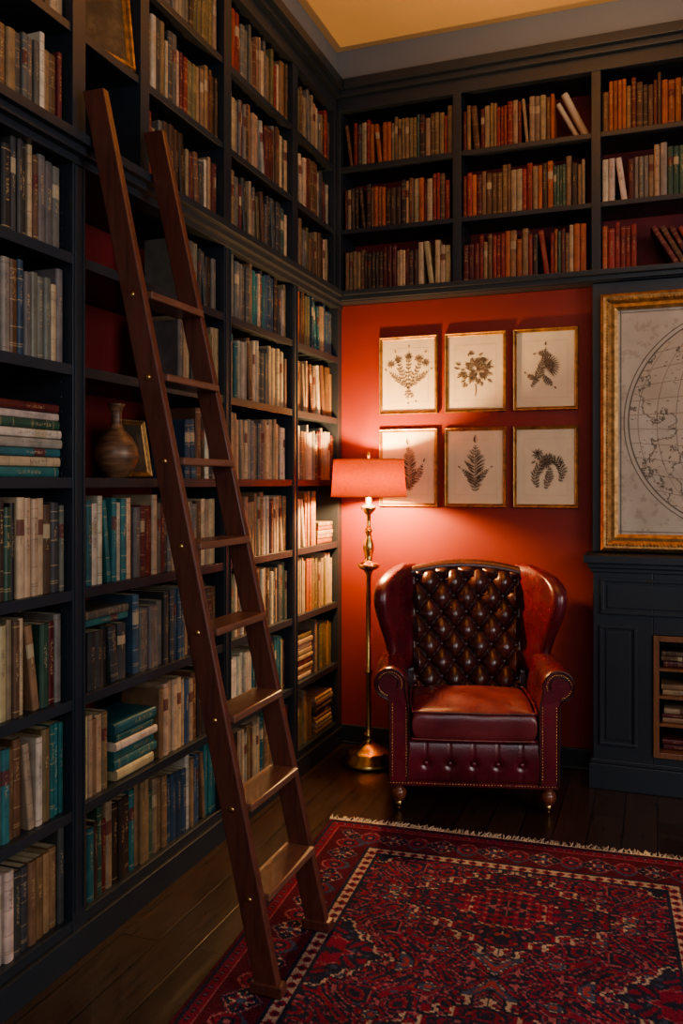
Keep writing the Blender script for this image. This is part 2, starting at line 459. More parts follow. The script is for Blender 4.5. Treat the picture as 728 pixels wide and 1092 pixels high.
def stack(bk, fr, a, z, pal, n, w=(0.19,0.25), t=(0.018,0.036), front=0, dep=0.16):
    zz = z+0.0005
    for i in range(n):
        th = U(*t); L = U(*w)
        T = fr(a, zz+th/2, front) @ Matrix.Translation((U(-.006,.006), U(0,.008), 0)) @ Matrix.Rotation(math.radians(90),4,'Y') @ Matrix.Translation((0,0,-L/2))
        bk.book(T, th, L, dep, jit(random.choice(pal))); zz += th+0.0006
    return zz
FX = XL-0.020
for bay in range(5):
    a, b = POSTS[bay]+PW, POSTS[bay+1]-PW
    for li, z in enumerate(LV):
        if bay == 2 and li >= 1: continue
        if bay == 1 and li == 4: continue
        if bay == 4 and li < 4: continue
        pal = [P_LOW+[TE],P_LOW,P_MIX,P_DARK,P_MIX,P_MIX,P_DARK][li]
        if bay >= 3: pal = [P_LOW,P_MIX+[TE],P_MIX+[TE],P_MIX,P_PALE,P_PALE+[TE],P_PALE+[TE,BL]][li]
        if bay == 4: pal = [P_WARM,P_WARM,P_WARM,P_WARM,P_PALE,P_PALE,P_WARM+[TE,BL,GR]][li]
        row(bkL, frameL, a, b, z, pal, 0.225, 0.282 if bay < 3 else 0.275, front=FX)
for i in range(len(UP)-1):
    a, b = UP[i]+0.030, UP[i+1]-0.028
    for li, z in enumerate(LU):
        if i == 2: continue
        pal = [P_OLD+P_MIX, P_OLD+P_PALE, P_OLD][li]
        row(bkL, frameL, a, b, z, pal, 0.21, 0.275, front=FX)
a, b = POSTS[1]+PW, POSTS[2]-PW
row(bkL, frameL, a, 1.66, LV[4], P_DARK, 0.22, 0.275, front=FX)
zs_ = LV[4]
for c_ in (TE, CR, TE, LG, WH, GN, WH, DR):
    zs_ = stack(bkL, frameL, 1.90, zs_, [c_], 1, (0.26,0.30), (0.020,0.030), front=FX, dep=0.2)
a, b = POSTS[2]+PW, POSTS[3]-PW
row(bkL, frameL, a, a+0.28, LV[3], [CR,TE,WH,CR,LG,TE], 0.245, 0.275, front=FX, runs=0)
row(bkL, frameL, a+0.29, b, LV[3], P_TEAL+P_DARK+P_MIX, 0.23, 0.275, front=FX)
row(bkL, frameL, a, a+0.28, LV[2], [DG,BLK,BLK], 0.175, 0.19, 0.02,0.045, front=FX)
stack(bkL, frameL, a+0.13, LV[2]+0.193, [GR,TE,DG], 2, (0.22,0.25), (0.02,0.028), front=FX)
row(bkL, frameL, a+0.29, b, LV[2], P_TEAL+P_DARK+[BR,TAN], 0.21, 0.275, front=FX)
row(bkL, frameL, a, a+0.16, LV[1], [CR,BR,CR,TAN], 0.22, 0.25, front=FX)
stack(bkL, frameL, a+0.30, LV[1], [TE,WH,CR,DB,TE], 6, (0.21,0.25), (0.024,0.036), front=FX)
row(bkL, frameL, a+0.44, b, LV[1], P_LOW, 0.22, 0.28, front=FX)
row(bkL, frameL, 2.74, b, LV[4], P_MIX, 0.22, 0.275, front=FX)
row(bkL, frameL, 2.70, b, LV[5], P_OLD, 0.22, 0.275, front=FX)
row(bkL, frameL, 2.70, b, LV[6], P_DARK+P_OLD, 0.2, 0.25, front=FX)
a, b = POSTS[4]+PW, POSTS[5]-PW
row(bkL, frameL, a, a+0.30, LV[3], P_WARM, 0.22,0.275, front=FX)
stack(bkL, frameL, a+0.42, LV[3], P_WARM, 5, (0.19,0.22), (0.018,0.026), front=FX)
row(bkL, frameL, a, b, LV[2], P_WARM+[OL,RD], 0.21,0.275, front=FX)
stack(bkL, frameL, a+0.13, LV[1], P_WARM+[OR,DR], 9, (0.20,0.24), (0.018,0.03), front=FX)
row(bkL, frameL, a+0.27, b, LV[1], [BE,OL,TAN], 0.22,0.275, 0.025,0.045, front=FX)
row(bkL, frameL, a, a+0.26, LV[0], [TAN,BE,OL], 0.22,0.275, 0.025,0.045, front=FX)
stack(bkL, frameL, a+0.40, LV[0], P_WARM, 8, (0.20,0.24), (0.018,0.03), front=FX)
bkL.obj('books')

FY = YU+0.020
pals = [[P_BR+P_OLD, P_BR+[CR], P_OLD+P_RED],[P_RED+P_BR, P_RED+P_BR, P_BR+[WH,BE,BE]],[P_LEA+P_RED, P_RED+P_PALE, P_LEA]]
for i in range(len(UX)-1):
    a, b = UX[i]+0.024, UX[i+1]-0.024
    for li, z in enumerate(LU):
        pal = pals[min(i,2)][li]
        if i == 1 and li == 2:
            row(bkR, frameB, a, a+0.46, z, pal, 0.19, 0.235, 0.015, 0.030, front=FY, dep=(0.13,0.17)); continue
        if i == 2 and li == 0:
            row(bkR, frameB, a, a+0.17, z, P_RED, 0.2, 0.24, front=FY, dep=(0.13,0.17))
            aa = a+0.23
            for k in range(5):
                ang = math.radians(30-k*1.5)
                T = frameB(aa+0.10, z+0.0008, FY) @ Matrix.Rotation(-ang,4,'Y') @ Matrix.Translation((0.013,0,0))
                bkR.book(T, 0.024, 0.22-0.008*k, 0.16, jit([DR,BR,DR,RD,DB][k])); aa += 0.031
            row(bkR, frameB, aa+0.11, b, z, P_RED, 0.2, 0.24, front=FY, dep=(0.13,0.17)); continue
        row(bkR, frameB, a, b, z, pal, 0.195, 0.25, 0.014, 0.031, front=FY, dep=(0.13,0.17))
bkR.obj('books')

m = M()
zz = LU[2]
m.tube([(-0.325,4.35,zz+0.018),(-0.43,4.33,zz+0.235)], 0.018, 14, 0)
m.tube([(-0.362,4.37,zz+0.016),(-0.462,4.35,zz+0.20)], 0.013, 14, 0)
m.obj('rolled_paper_scroll', [MAT_MOUNT])

# ------------------------------------------------------------------ shelf ornaments
s = S('stoneware_glaze', 0.42, 0, (0.12,0.06,0.035)); f = s.noise(s.mapping(s.coord(),(1,1,5)), 14, 4)
s.base(s.ramp(f, [(0.3,(0.06,0.03,0.02)),(0.6,(0.19,0.095,0.05)),(0.8,(0.28,0.16,0.09))])); MAT_VASE = s.mat
m = M()
m.lathe([(0.001,0),(0.035,0),(0.040,0.006),(0.061,0.035),(0.073,0.07),(0.070,0.10),(0.052,0.135),(0.026,0.16),(0.018,0.18),(0.018,0.215),(0.026,0.240),(0.031,0.247),(0.026,0.247),(0.015,0.22),(0.012,0.185),(0.001,0.18)], seg=36)
m.obj('stoneware_vase', [MAT_VASE], loc=(-1.685,2.40,LV[4]+0.0005))
def frame_obj(name, w, h, t, fw, loc, rot, art):
    e = empty(name, loc); e.rotation_euler = rot
    m = M()
    def ring(i0, i1, y0, y1):
        x0,x1,z0,z1 = -w/2+i0, w/2-i0, i0, h-i0
        a0,a1,c0,c1 = -w/2+i1, w/2-i1, i1, h-i1
        o = [(x0,y0,z0),(x1,y0,z0),(x1,y0,z1),(x0,y0,z1)]; q = [(a0,y1,c0),(a1,y1,c0),(a1,y1,c1),(a0,y1,c1)]
        m.add(o+q, [(0,1,5,4),(1,2,6,5),(2,3,7,6),(3,0,4,7)])
    ring(0,0,0,-t*0.7); ring(0,fw*0.18,-t*0.7,-t); ring(fw*0.18,fw*0.4,-t,-t*0.9); ring(fw*0.4,fw*0.6,-t*0.9,-t*0.55)
    ring(fw*0.6,fw*0.8,-t*0.55,-t*0.62); ring(fw*0.8,fw,-t*0.62,-t*0.4); ring(fw,fw,-t*0.4,-0.001)
    m.add([(-w/2,0,0),(w/2,0,0),(w/2,0,h),(-w/2,0,h)], [(0,3,2,1)])
    m.obj('frame_moulding', [MAT_GOLD], parent=e)
    for nm, mesh, mats in art(w, h, fw, t):
        mesh.obj(nm, mats, parent=e)
    return e
s = S('old_painting', 0.6); f = s.noise(s.coord(), 9, 6, 0.7)
s.base(s.ramp(f, [(0.3,(0.02,0.015,0.012)),(0.5,(0.06,0.038,0.022)),(0.7,(0.16,0.11,0.06))])); MAT_PAINTING = s.mat
def art_paint(w,h,fw,t):
    m = M(); m.box(-w/2+fw, w/2-fw, -t*0.35, -0.001, fw, h-fw); return [('canvas', m, [MAT_PAINTING])]
frame_obj('gilt_framed_painting', 0.255, 0.30, 0.022, 0.030, (-1.655,2.28,LU[1]+0.004), (math.radians(-7),0,math.radians(76)), art_paint)
frame_obj('small_picture_frame', 0.15, 0.21, 0.015, 0.02, (-1.74,2.60,LV[4]+0.004), (math.radians(-10),0,math.radians(84)), art_paint)
m = M(); m.tube([(-1.70,2.20,0.022),(-1.72,2.40,0.022)],0.021,16); m.tube([(-1.75,2.18,0.018),(-1.77,2.39,0.018)],0.017,16)
m.obj('rolled_paper_scroll', [MAT_MOUNT], loc=(0,0,LU[0]))

# ------------------------------------------------------------------ ladder
def lad(y, z):
    k = -0.006 if y < 2.3 else -0.024
    return Vector((-0.985-0.2185*z, y+k*z, z))
YA, YC = 2.108, 2.468
m = M()
for y0 in (YA, YC):
    secs = []
    for z in (0.0127, 0.5, 1.0, 1.5, 2.0, 2.545):
        c = lad(y0, z); px = 0.036
        secs.append([(c.x-px, c.y-0.014, z),(c.x+px, c.y-0.014, z),(c.x+px, c.y+0.014, z),(c.x-px, c.y+0.014, z)])
    m.loft(secs, 0, False)
    c = lad(y0, 0.03); m.box(c.x-0.047, c.x+0.047, c.y-0.020, c.y+0.020, 0.0125, 0.045, 0)
zs = [0.275+0.2395*k for k in range(8)]
for z in zs:
    c0 = lad(YA, z); c1 = lad(YC, z)
    m.box(c0.x-0.048, c0.x+0.052, c0.y+0.012, c1.y-0.012, z-0.022, z, 1)
m2 = M()
for z in zs:
    for yy, sg in ((YA,-1),(YC,1)):
        c = lad(yy, z-0.011)
        m2.ball((c.x, c.y+sg*0.0145, c.z), 0.008, seg=12, sc=(1,0.5,1))
lade = empty('library_ladder')
m.obj('stringers_and_treads', [MAT_LADDER, MAT_TREAD], parent=lade, bevel=0.004)
m2.obj('bolts', [MAT_BRASS], parent=lade)

# ------------------------------------------------------------------ fireplace surround + chimney breast
CX0, CX1 = -0.292, 2.09
m = M(); m.box(CX0, CX1, YU, YB-0.001, 1.072, 2.354); m.obj('wall_chimney_breast', [MAT_PAINT2], bevel=0.003)
m = M()
yf = 4.09; yb = YB-0.001
op = [(-0.018,0.60),(1.20,1.818)]
zb, zt = 0.165, 0.715
xs = [-0.278, op[0][0], op[0][1], op[1][0], op[1][1], 2.078]
m.box(xs[0], xs[1], yf, yb, 0, 1.03); m.box(xs[2], xs[3], yf, yb, 0, 1.03); m.box(xs[4], xs[5], yf, yb, 0, 1.03)
for o0, o1 in op:
    m.box(o0, o1, yf, yb, zt, 1.03); m.box(o0, o1, yf, yb, 0, zb); m.box(o0, o1, yb-0.02, yb, zb, zt)
m.box(xs[0]-0.018, xs[5]+0.018, yf-0.02, yb, 0, 0.115)
m.box(xs[0]-0.010, xs[5]+0.010, yf-0.011, yb, 0.115, 0.135)
m.box(-0.318, 2.118, yf-0.055, yb, 1.035, 1.07)
m.box(-0.300, 2.10, yf-0.030, yb, 1.012, 1.035)
m.box(-0.290, 2.09, yf-0.014, yb, 0.992, 1.012)
def panel(x0,x1,z0,z1):
    w=0.016; t=0.011
    for a,b,c,d in ((x0,x1,z1-w,z1),(x0,x1,z0,z0+w),(x0,x0+w,z0+w,z1-w),(x1-w,x1,z0+w,z1-w)): m.box(a,b,yf-t,yf+0.001,c,d)
    g=0.028
    m.box(x0+g,x1-g,yf-0.005,yf+0.001,z0+g,z1-g)
panel(-0.245,0.62,0.80,0.965); panel(0.66,1.14,0.80,0.965); panel(1.18,2.045,0.80,0.965)
panel(-0.25,-0.085,0.20,0.75); panel(1.885,2.05,0.20,0.75); panel(0.66,1.14,0.20,0.75)
m.obj('fireplace_surround', [MAT_PAINT], bevel=0.003)
for o0, o1 in op:
    e = empty('display_rack')
    r = M(); fw=0.026
    y0, y1 = yf-0.012, yb-0.022
    r.box(o0+0.001,o0+fw,y0,y1,zb+0.001,zt-0.001); r.box(o1-fw,o1-0.001,y0,y1,zb+0.001,zt-0.001)
    r.box(o0+fw,o1-fw,y0,y1,zb+0.001,zb+fw); r.box(o0+fw,o1-fw,y0,y1,zt-fw,zt-0.001)
    for k in range(1,4):
        z = zb+fw+(zt-zb-2*fw)*k/4; r.box(o0+fw,o1-fw,y0+0.02,y1,z-0.012,z)
    r.obj('rack_frame', [MAT_RACK], parent=e, bevel=0.002)
    b = Books()
    for k in range(4):
        z = zb+fw+(zt-zb-2*fw)*k/4
        xx = o0+fw+0.07
        while xx < o1-fw-0.06:
            stack(b, frameB, xx, z, [CR,BE,TAN,DR,BR], random.choice([2,3,3]), (0.10,0.115), (0.016,0.028), front=y0+0.05, dep=0.12); xx += 0.125
    bo = b.obj('small_books'); bo.parent = e

mw, mh = 2.30, 1.212
e = frame_obj('framed_antique_world_map', mw, mh, 0.04, 0.078, (-0.252+mw/2, YU-0.0015, 1.080), (0,0,0), lambda *a: [])
m = M(); m.box(-mw/2+0.078, mw/2-0.078, -0.008, -0.001, 0.078-mh/2, mh/2-0.078)
m.obj('map_print', [MAT_MAP], parent=e, loc=(0,0,mh/2))
m = M()
n = 150
for k in range(n):
    x = -mw/2+0.03+(mw-0.06)*k/(n-1)
    for z in (0.030, mh-0.030): m.ball((x,-0.037,z),0.0065,seg=6,rings=4)
n = 80
for k in range(n):
    z = 0.03+(mh-0.06)*k/(n-1)
    for x in (-mw/2+0.03, mw/2-0.03): m.ball((x,-0.037,z),0.0065,seg=6,rings=4)
m.obj('frame_beading', [MAT_GOLD], parent=e)

# ------------------------------------------------------------------ botanical prints
def botanical(kind, seed):
    rr = random.Random(seed); m = M()
    cnt = [0]
    def leaf(x, z, ang, L, W, vein=True):
        n = 8
        W *= 0.8
        c, s_ = math.cos(ang), math.sin(ang)
        cnt[0] += 1; yy = -0.0052-0.000004*cnt[0]
        P = lambda a,b: (x+a*c-b*s_, yy, z+a*s_+b*c)
        up = [(i/n*L, W*math.sin(math.pi*(i/n)**0.8)) for i in range(n+1)]
        top = [P(a,b) for a,b in up]; mid = [P(a,0) for a,_ in up]
        m.add(top+mid, [(i, i+1, n+1+i+1, n+1+i) for i in range(n)])
        for i in range(1, n):
            a, b = up[i]
            m.add([P(a,0),P(a+0.0008,0),P(a+0.0018,-b),P(a+0.0010,-b)], [(0,1,2,3)])
        ol = [P(a,-b) for a,b in up]; ol2 = [P(a,-b-0.0007) for a,b in up]
        m.add(ol+ol2, [(i, i+1, n+1+i+1, n+1+i) for i in range(n)])
    def stem(pts, w=0.0009):
        for i in range(len(pts)-1):
            (x0,z0),(x1,z1) = pts[i],pts[i+1]; dx,dz=x1-x0,z1-z0; L=math.hypot(dx,dz) or 1; nx,nz=-dz/L*w,dx/L*w
            m.add([(x0-nx,-0.005,z0-nz),(x1-nx,-0.005,z1-nz),(x1+nx,-0.005,z1+nz),(x0+nx,-0.005,z0+nz)],[(0,1,2,3)])
    def frond(x, z, ang, L, k, ll, curve=0.4, lw=0.24):
        pts = []; a = ang
        for i in range(k+1):
            pts.append((x,z))
            t = i/k; s_ = math.sin(math.pi*(0.15+0.8*t))
            for sg in (1,-1): leaf(x, z, a+sg*rr.uniform(0.7,1.1), ll*s_*rr.uniform(.8,1.1), ll*lw*s_)
            x += math.cos(a)*L/k; z += math.sin(a)*L/k; a += curve/k
        stem(pts); leaf(x, z, a, ll*.7, ll*.2)
    def flower(x, z, r, n=9):
        for k in range(n): leaf(x, z, 2*math.pi*k/n+rr.uniform(-.1,.1), r*rr.uniform(.85,1.1), r*0.2)
    if kind == 0:
        for a, L in ((1.57,.16),(1.15,.15),(2.0,.15),(0.75,.11),(2.4,.11)): frond(0.0,-0.055,a,L,10,0.020,rr.uniform(-.3,.3))
        for a in (0.9,1.2,1.57,1.95,2.25): flower(0.12*math.cos(a),-0.05+0.13*math.sin(a),0.020)
        frond(0,-0.055,-1.3,0.05,4,0.016); frond(0,-0.055,-1.8,0.05,4,0.016)
    elif kind == 1:
        for k in range(75):
            a = rr.uniform(0,6.28); r0 = rr.uniform(0,0.065); leaf(r0*math.cos(a), 0.008+r0*math.sin(a)*1.1, a+rr.uniform(-.8,.8), rr.uniform(.018,.030), rr.uniform(.006,.010))
        for k in range(8): flower(rr.uniform(-.06,.06), rr.uniform(-.05,.08), 0.018)
        stem([(0,-0.05),(0.004,-0.075),(0.0,-0.1)], 0.002)
    elif kind == 2:
        frond(-0.055,-0.07,0.95,0.17,18,0.024,0.6,0.24)
        frond(0.02,0.055,2.7,0.05,6,0.020,0.5)
        for k in range(13): leaf(0.0,0.01,-0.9+k*0.2,0.058,0.008)
        frond(-0.01,-0.02,-1.1,0.06,7,0.020); frond(-0.03,-0.04,2.9,0.045,6,0.018,-0.5)
    elif kind == 3:
        frond(0,-0.10,1.45,0.19,20,0.046,0.25,0.14); frond(0.0,-0.09,0.9,0.12,10,0.026,0.3); frond(0.0,-0.09,2.2,0.12,10,0.026,-0.3)
    elif kind == 4:
        frond(0,-0.10,1.57,0.19,15,0.052,0.0,0.17)
        frond(0,-0.08,1.1,0.09,9,0.020,-0.4); frond(0,-0.08,2.04,0.09,9,0.020,0.4)
    else:
        frond(0.055,-0.06,1.1,0.17,16,0.030,2.6,0.24); frond(-0.03,-0.085,2.0,0.16,14,0.030,-2.2,0.24)
        frond(0.0,-0.09,1.2,0.09,8,0.026,0.4)
        flower(0.0,0.02,0.034,12); flower(-0.03,0.055,0.026)
    return m
k = 0
for iz, zc in enumerate((1.965, 1.48)):
    for ix, xc in enumerate((-1.225, -0.871, -0.52)):
        w, h = 0.318, 0.408
        e = frame_obj('framed_botanical_print', w, h, 0.02, 0.018, (xc, YB-0.0015, zc-h/2), (0,0,0), lambda *a: [])
        p = M(); p.box(-w/2+0.017, w/2-0.017, -0.004, -0.001, 0.017, h-0.017, 0)
        gx, gz = 0.052, 0.062
        for a,b,c,d in ((-w/2+gx,w/2-gx,gz,gz+0.0015),(-w/2+gx,w/2-gx,h-gz-0.0015,h-gz),(-w/2+gx,-w/2+gx+0.0015,gz,h-gz),(w/2-gx-0.0015,w/2-gx,gz,h-gz)):
            p.box(a,b,-0.0046,-0.004,c,d,1)
        p.obj('paper_and_mount', [MAT_PAPER, MAT_MOUNT], parent=e)
        bo = botanical([0,1,2,3,4,5][k], 11+k).obj('botanical_drawing', [MAT_INK], parent=e, loc=(0,0,h/2))
        bo.scale = (1.25,1,1.2)
        k += 1

# ------------------------------------------------------------------ floor lamp
LX, LY = -1.352, 4.045
e = empty('floor_lamp', (LX, LY, 0))
m = M()
m.lathe([(0.001,0.001),(0.133,0.001),(0.136,0.012),(0.131,0.026),(0.118,0.036),(0.108,0.058),(0.098,0.068),(0.066,0.080),(0.036,0.096),(0.023,0.112),(0.018,0.13),(0.024,0.138),(0.024,0.148),(0.014,0.158),
         (0.0135,0.18),(0.0135,0.44),(0.020,0.448),(0.020,0.462),(0.0135,0.470),(0.0125,0.94),(0.018,0.948),(0.022,0.962),(0.044,0.972),(0.058,0.986),(0.055,0.996),(0.032,1.004),(0.018,1.016),(0.020,1.04),(0.028,1.07),(0.026,1.10),(0.016,1.125),(0.013,1.15),(0.019,1.156),(0.019,1.166),(0.011,1.175),(0.011,1.24),(0.020,1.25),(0.038,1.27),(0.033,1.285),(0.014,1.295),(0.014,1.335),(0.001,1.336)], seg=36)
m.obj('brass_stand', [MAT_BRASS], parent=e)
m = M()
for k in range(3):
    a = k*2*math.pi/3; m.tube([(0,0,1.505),(0.172*math.cos(a),0.172*math.sin(a),1.512)],0.0025,6)
m.tube([(0.02,0,1.335),(0.045,0,1.38),(0.045,0,1.44),(0.0,0,1.50)],0.002,6); m.tube([(-0.02,0,1.335),(-0.045,0,1.38),(-0.045,0,1.44),(0.0,0,1.50)],0.002,6)
m.lathe([(0.001,1.50),(0.006,1.502),(0.004,1.52),(0.010,1.535),(0.006,1.55),(0.001,1.556)], seg=14)
m.obj('harp_and_finial', [MAT_BRASS], parent=e)
m = M()
m.lathe([(0.188,1.333),(0.176,1.515),(0.174,1.515),(0.186,1.333),(0.188,1.333)], seg=64, cap=False)
m.obj('shade', [MAT_SHADE], parent=e)
m = M()
for z, r in ((1.333,0.188),(1.515,0.176)):
    m.tube([(r*math.cos(t*2*math.pi/48), r*math.sin(t*2*math.pi/48), z) for t in range(48)], 0.003, 6, closed=True)
m.obj('shade_trim', [MAT_SHADE], parent=e)
m = M(); m.lathe([(0.001,1.337),(0.012,1.337),(0.014,1.35),(0.001,1.352)],seg=16); m.obj('bulb_socket', [MAT_BRASS], parent=e)

# ------------------------------------------------------------------ rug
W, L = 1.56, 2.7; q = 0.004
nx, ny = int(W/q), int(L/q)
X, Y = np.meshgrid((np.arange(nx+1))*q, (np.arange(ny+1))*q, indexing='xy')
def rugcol(X, Y):
    C = {'cr':(0.145,0.014,0.034),'dc':(0.070,0.010,0.022),'nv':(0.017,0.019,0.040),'pk':(0.23,0.070,0.090),'cm':(0.30,0.22,0.18),'bl':(0.040,0.050,0.095),'or':(0.21,0.038,0.042)}
    out = np.zeros(X.shape+(3,))
    def setc(mask, c): out[mask] = C[c]
    Q = 0.006; Xq = np.round(X/Q)*Q; Yq = np.round(Y/Q)*Q
    dx = np.minimum(Xq, W-Xq); dy = np.minimum(Yq, L-Yq); d = np.minimum(dx, dy)
    al = np.where(dx < dy, Yq-L/2, Xq-W/2)
    xm = np.abs(Xq-W/2)
    per = 0.80; yc = np.abs(((Yq-L/2+per/2) % per)-per/2)
    setc(np.ones_like(d,bool), 'cr')
    f = np.sin(2*np.pi*xm/0.24+1.5*np.sin(2*np.pi*yc/0.29))*np.sin(2*np.pi*yc/0.21+1.6*np.sin(2*np.pi*xm/0.27))
    f2 = np.sin(2*np.pi*(xm+0.6*yc)/0.080+2*np.sin(2*np.pi*yc/0.14))*np.sin(2*np.pi*(yc-0.4*xm)/0.070+1.5*np.sin(2*np.pi*xm/0.12))
    g = np.sin(2*np.pi*(xm+yc)/0.066)*np.sin(2*np.pi*(xm-yc)/0.066)
    setc(f2 > 0.52, 'nv'); setc((f2 > 0.52)&(f2<0.58), 'dc'); setc(f2 < -0.82, 'bl')
    setc(np.abs(f) < 0.17, 'nv'); setc(np.abs(f) < 0.035, 'pk')
    setc(f > 0.36, 'nv'); setc((f > 0.36)&(f < 0.42), 'pk'); setc(f > 0.72, 'cr'); setc((f>0.72)&(f<0.76),'or'); setc(f > 0.90, 'nv')
    setc(f < -0.46, 'nv'); setc((f < -0.46)&(f > -0.52), 'or'); setc(f < -0.68, 'bl'); setc((f < -0.68)&(f>-0.73), 'cm'); setc(f < -0.92, 'or')
    wob = 0.06*np.sign(np.sin(2*np.pi*xm/0.08))+0.05*np.sin(2*np.pi*yc/0.06)
    r = xm/0.38+yc/0.30+wob
    setc(r < 1.0, 'cm'); setc(r < 0.965, 'nv'); setc((r<0.86)&(r>0.82),'cr')
    fl = np.cos(2*np.pi*xm/0.10+np.sin(2*np.pi*yc/0.1))*np.cos(2*np.pi*yc/0.085)
    setc((r<0.8)&(np.abs(fl)<0.10), 'cr'); setc((r<0.8)&(fl>0.80), 'or'); setc((r<0.8)&(fl<-0.85),'pk')
    setc(r < 0.50, 'cm'); setc(r < 0.465, 'cr')
    setc((r<0.43)&(g>0.35), 'nv'); setc((r<0.43)&(g<-0.7),'pk'); setc(r<0.20,'nv'); setc(r<0.14,'pk'); setc(r<0.08,'cr')
    xe = W/2-0.28-xm; yo = per/2-yc
    r2 = xe/0.2+yo/0.2+wob
    setc(r2 < 1.0, 'cm'); setc(r2 < 0.96, 'nv'); setc((r2<0.88)&(f2>0.4),'cr'); setc((r2<0.88)&(f2<-0.7),'bl'); setc(r2<0.5,'pk'); setc(r2<0.45,'cr'); setc(r2<0.2,'nv')
    b = d < 0.278
    setc(b, 'nv')
    s1 = (d>0.232)&(d<0.268); setc(s1,'cm')
    tt = (al % 0.044)-0.022
    setc(s1&(np.abs(tt)+np.abs(d-0.25)<0.019),'cr'); setc(s1&(np.abs(tt)+np.abs(d-0.25)<0.009),'nv')
    mb = (d>0.065)&(d<0.222); setc(mb,'dc')
    P = 0.19; ta = (al % P)-P/2; dd = d-0.144
    rr = np.abs(ta)/0.078+np.abs(dd)/0.066
    ang = np.arctan2(dd, ta); rad = np.hypot(ta, dd)
    setc(mb&(np.abs(dd-0.048*np.sin(2*np.pi*al/P+np.pi/2))<0.008),'bl')
    setc(mb&(np.abs(dd+0.048*np.sin(2*np.pi*al/P+np.pi/2))<0.005),'pk')
    setc(mb&(rr<1.0),'nv'); setc(mb&(rr<0.92)&(rr>0.84),'pk')
    pet = 0.042*(0.7+0.3*np.cos(8*ang))
    setc(mb&(rad<pet),'cr'); setc(mb&(rad<pet)&(rad>pet-0.006),'cm'); setc(mb&(rad<0.013),'bl')
    ta2 = ((al+P/2) % P)-P/2; rad2 = np.hypot(ta2, dd)
    setc(mb&(rad2<0.032),'cr'); setc(mb&(rad2<0.022),'nv'); setc(mb&(rad2<0.009),'pk')
    s2 = (d>0.025)&(d<0.055); setc(s2,'cr')
    t2 = (al % 0.036)-0.018; setc(s2&(np.abs(t2)+np.abs(d-0.04)<0.013),'nv'); setc(s2&(np.abs(t2)+np.abs(d-0.04)<0.005),'pk')
    setc((d>0.057)&(d<0.063),'pk'); setc((d>0.222)&(d<0.227),'pk'); setc(d<0.015,'dc')
    return out
Cc = rugcol(X, Y)
Cc *= (1+0.10*np.random.randn(*X.shape))[...,None]; Cc = np.clip(Cc, 0.004, 1)
Zt = 0.010+0.0012*np.random.rand(*X.shape)
ex = (X < q/2)|(X > W-q*1.5)|(Y < q/2)|(Y > L-q*1.5); Zt[ex] = 0.001
V = np.stack([X, -Y, Zt], -1).reshape(-1,3)
idx = np.arange((nx+1)*(ny+1)).reshape(ny+1, nx+1)
F = np.stack([idx[:-1,:-1], idx[1:,:-1], idx[1:,1:], idx[:-1,1:]], -1).reshape(-1,4)
me = bpy.data.meshes.new('pile'); me.from_pydata(V.tolist(), [], F.tolist()); me.materials.append(MAT_RUG)
at = me.attributes.new('Col','FLOAT_COLOR','POINT')
at.data.foreach_set('color', np.concatenate([Cc.reshape(-1,3), np.ones((V.shape[0],1))],1).astype(np.float32).ravel())
rg = empty('persian_rug', (-1.272,3.30,0.0), math.radians(3.7))
o = bpy.data.objects.new('pile', me); col.objects.link(o); o.parent = rg
m = M()
for end, sg in ((0.0,1),(-L,-1)):
    x = 0.0
    while x < W:
        a = U(-0.020,0.020); ln = U(0.035,0.065); wd = U(0.0018,0.0032)
        p0=(x,end,0.006); p1=(x+a*0.5,end+sg*ln*0.5,0.007); p2=(x+a,end+sg*ln,0.003)
        m.tube([p0,p1,p2],[wd,wd*1.1,wd*0.6],4)
        x += U(0.003,0.007)
    m.box(0,W,end-0.004 if sg>0 else end-0.006,end+0.006 if sg>0 else end+0.004,0.002,0.009)
m.obj('fringe', [MAT_FRINGE], parent=rg)

# ------------------------------------------------------------------ wingback chair
ch = empty('wingback_armchair', (-0.813,3.881,0), math.radians(15.5))
def yb_(z): return 0.125+0.135*(z-0.42)/0.58
m = M(); nu, nv = 130, 150
A_, B_ = 0.118, 0.150
Z0 = 0.475
def ztop(x): return 0.985+0.022*math.cos(math.pi*x/0.52)
g1 = []
for j in range(nv+1):
    rowp = []
    for i in range(nu+1):
        s_ = -1+2*i/nu; t = j/nv
        x = 0.262*s_*(0.95+0.05*t); z = 0.40+(ztop(x)-0.40)*t
        p = x/A_+(z-Z0)/B_; q_ = x/A_-(z-Z0)/B_
        sp_, sq_ = abs(math.sin(math.pi*p)), abs(math.sin(math.pi*q_))
        h = 0.046*((sp_*sq_)**0.5)
        dp = abs(p-round(p)); dq = abs(q_-round(q_)); h -= 0.020*math.exp(-((dp*dp+dq*dq)/0.014))
        e1 = min(1.0, (1-abs(s_))/0.10); e2 = min(1.0,(1-t)/0.05)
        h *= e1*e2
        y = yb_(z)-h+0.012*(1-e2)
        y -= 0.03*s_**2*0.5
        rowp.append((x,y,z))
    g1.append(rowp)
vs = [p for r_ in g1 for p in r_]; fs = []
for j in range(nv):
    for i in range(nu):
        a = j*(nu+1)+i; fs.append((a,a+1,a+nu+2,a+nu+1))
m.add(vs, fs, 0, True)
m.obj('tufted_back', [MAT_LEATHER_D], parent=ch)
m = M()
for j in range(-1,10):
    for i in range(-5,6):
        if (i+j) % 2: continue
        x = i*A_/2; z = Z0+j*B_/2
        if abs(x) < 0.24 and 0.46 < z < ztop(x)-0.03:
            m.ball((x, yb_(z)+0.008-0.015*(x/0.26)**2, z), 0.012, seg=12, rings=6, sc=(1,0.6,1))
m.obj('buttons', [MAT_LEATHER_D], parent=ch)
m = M()
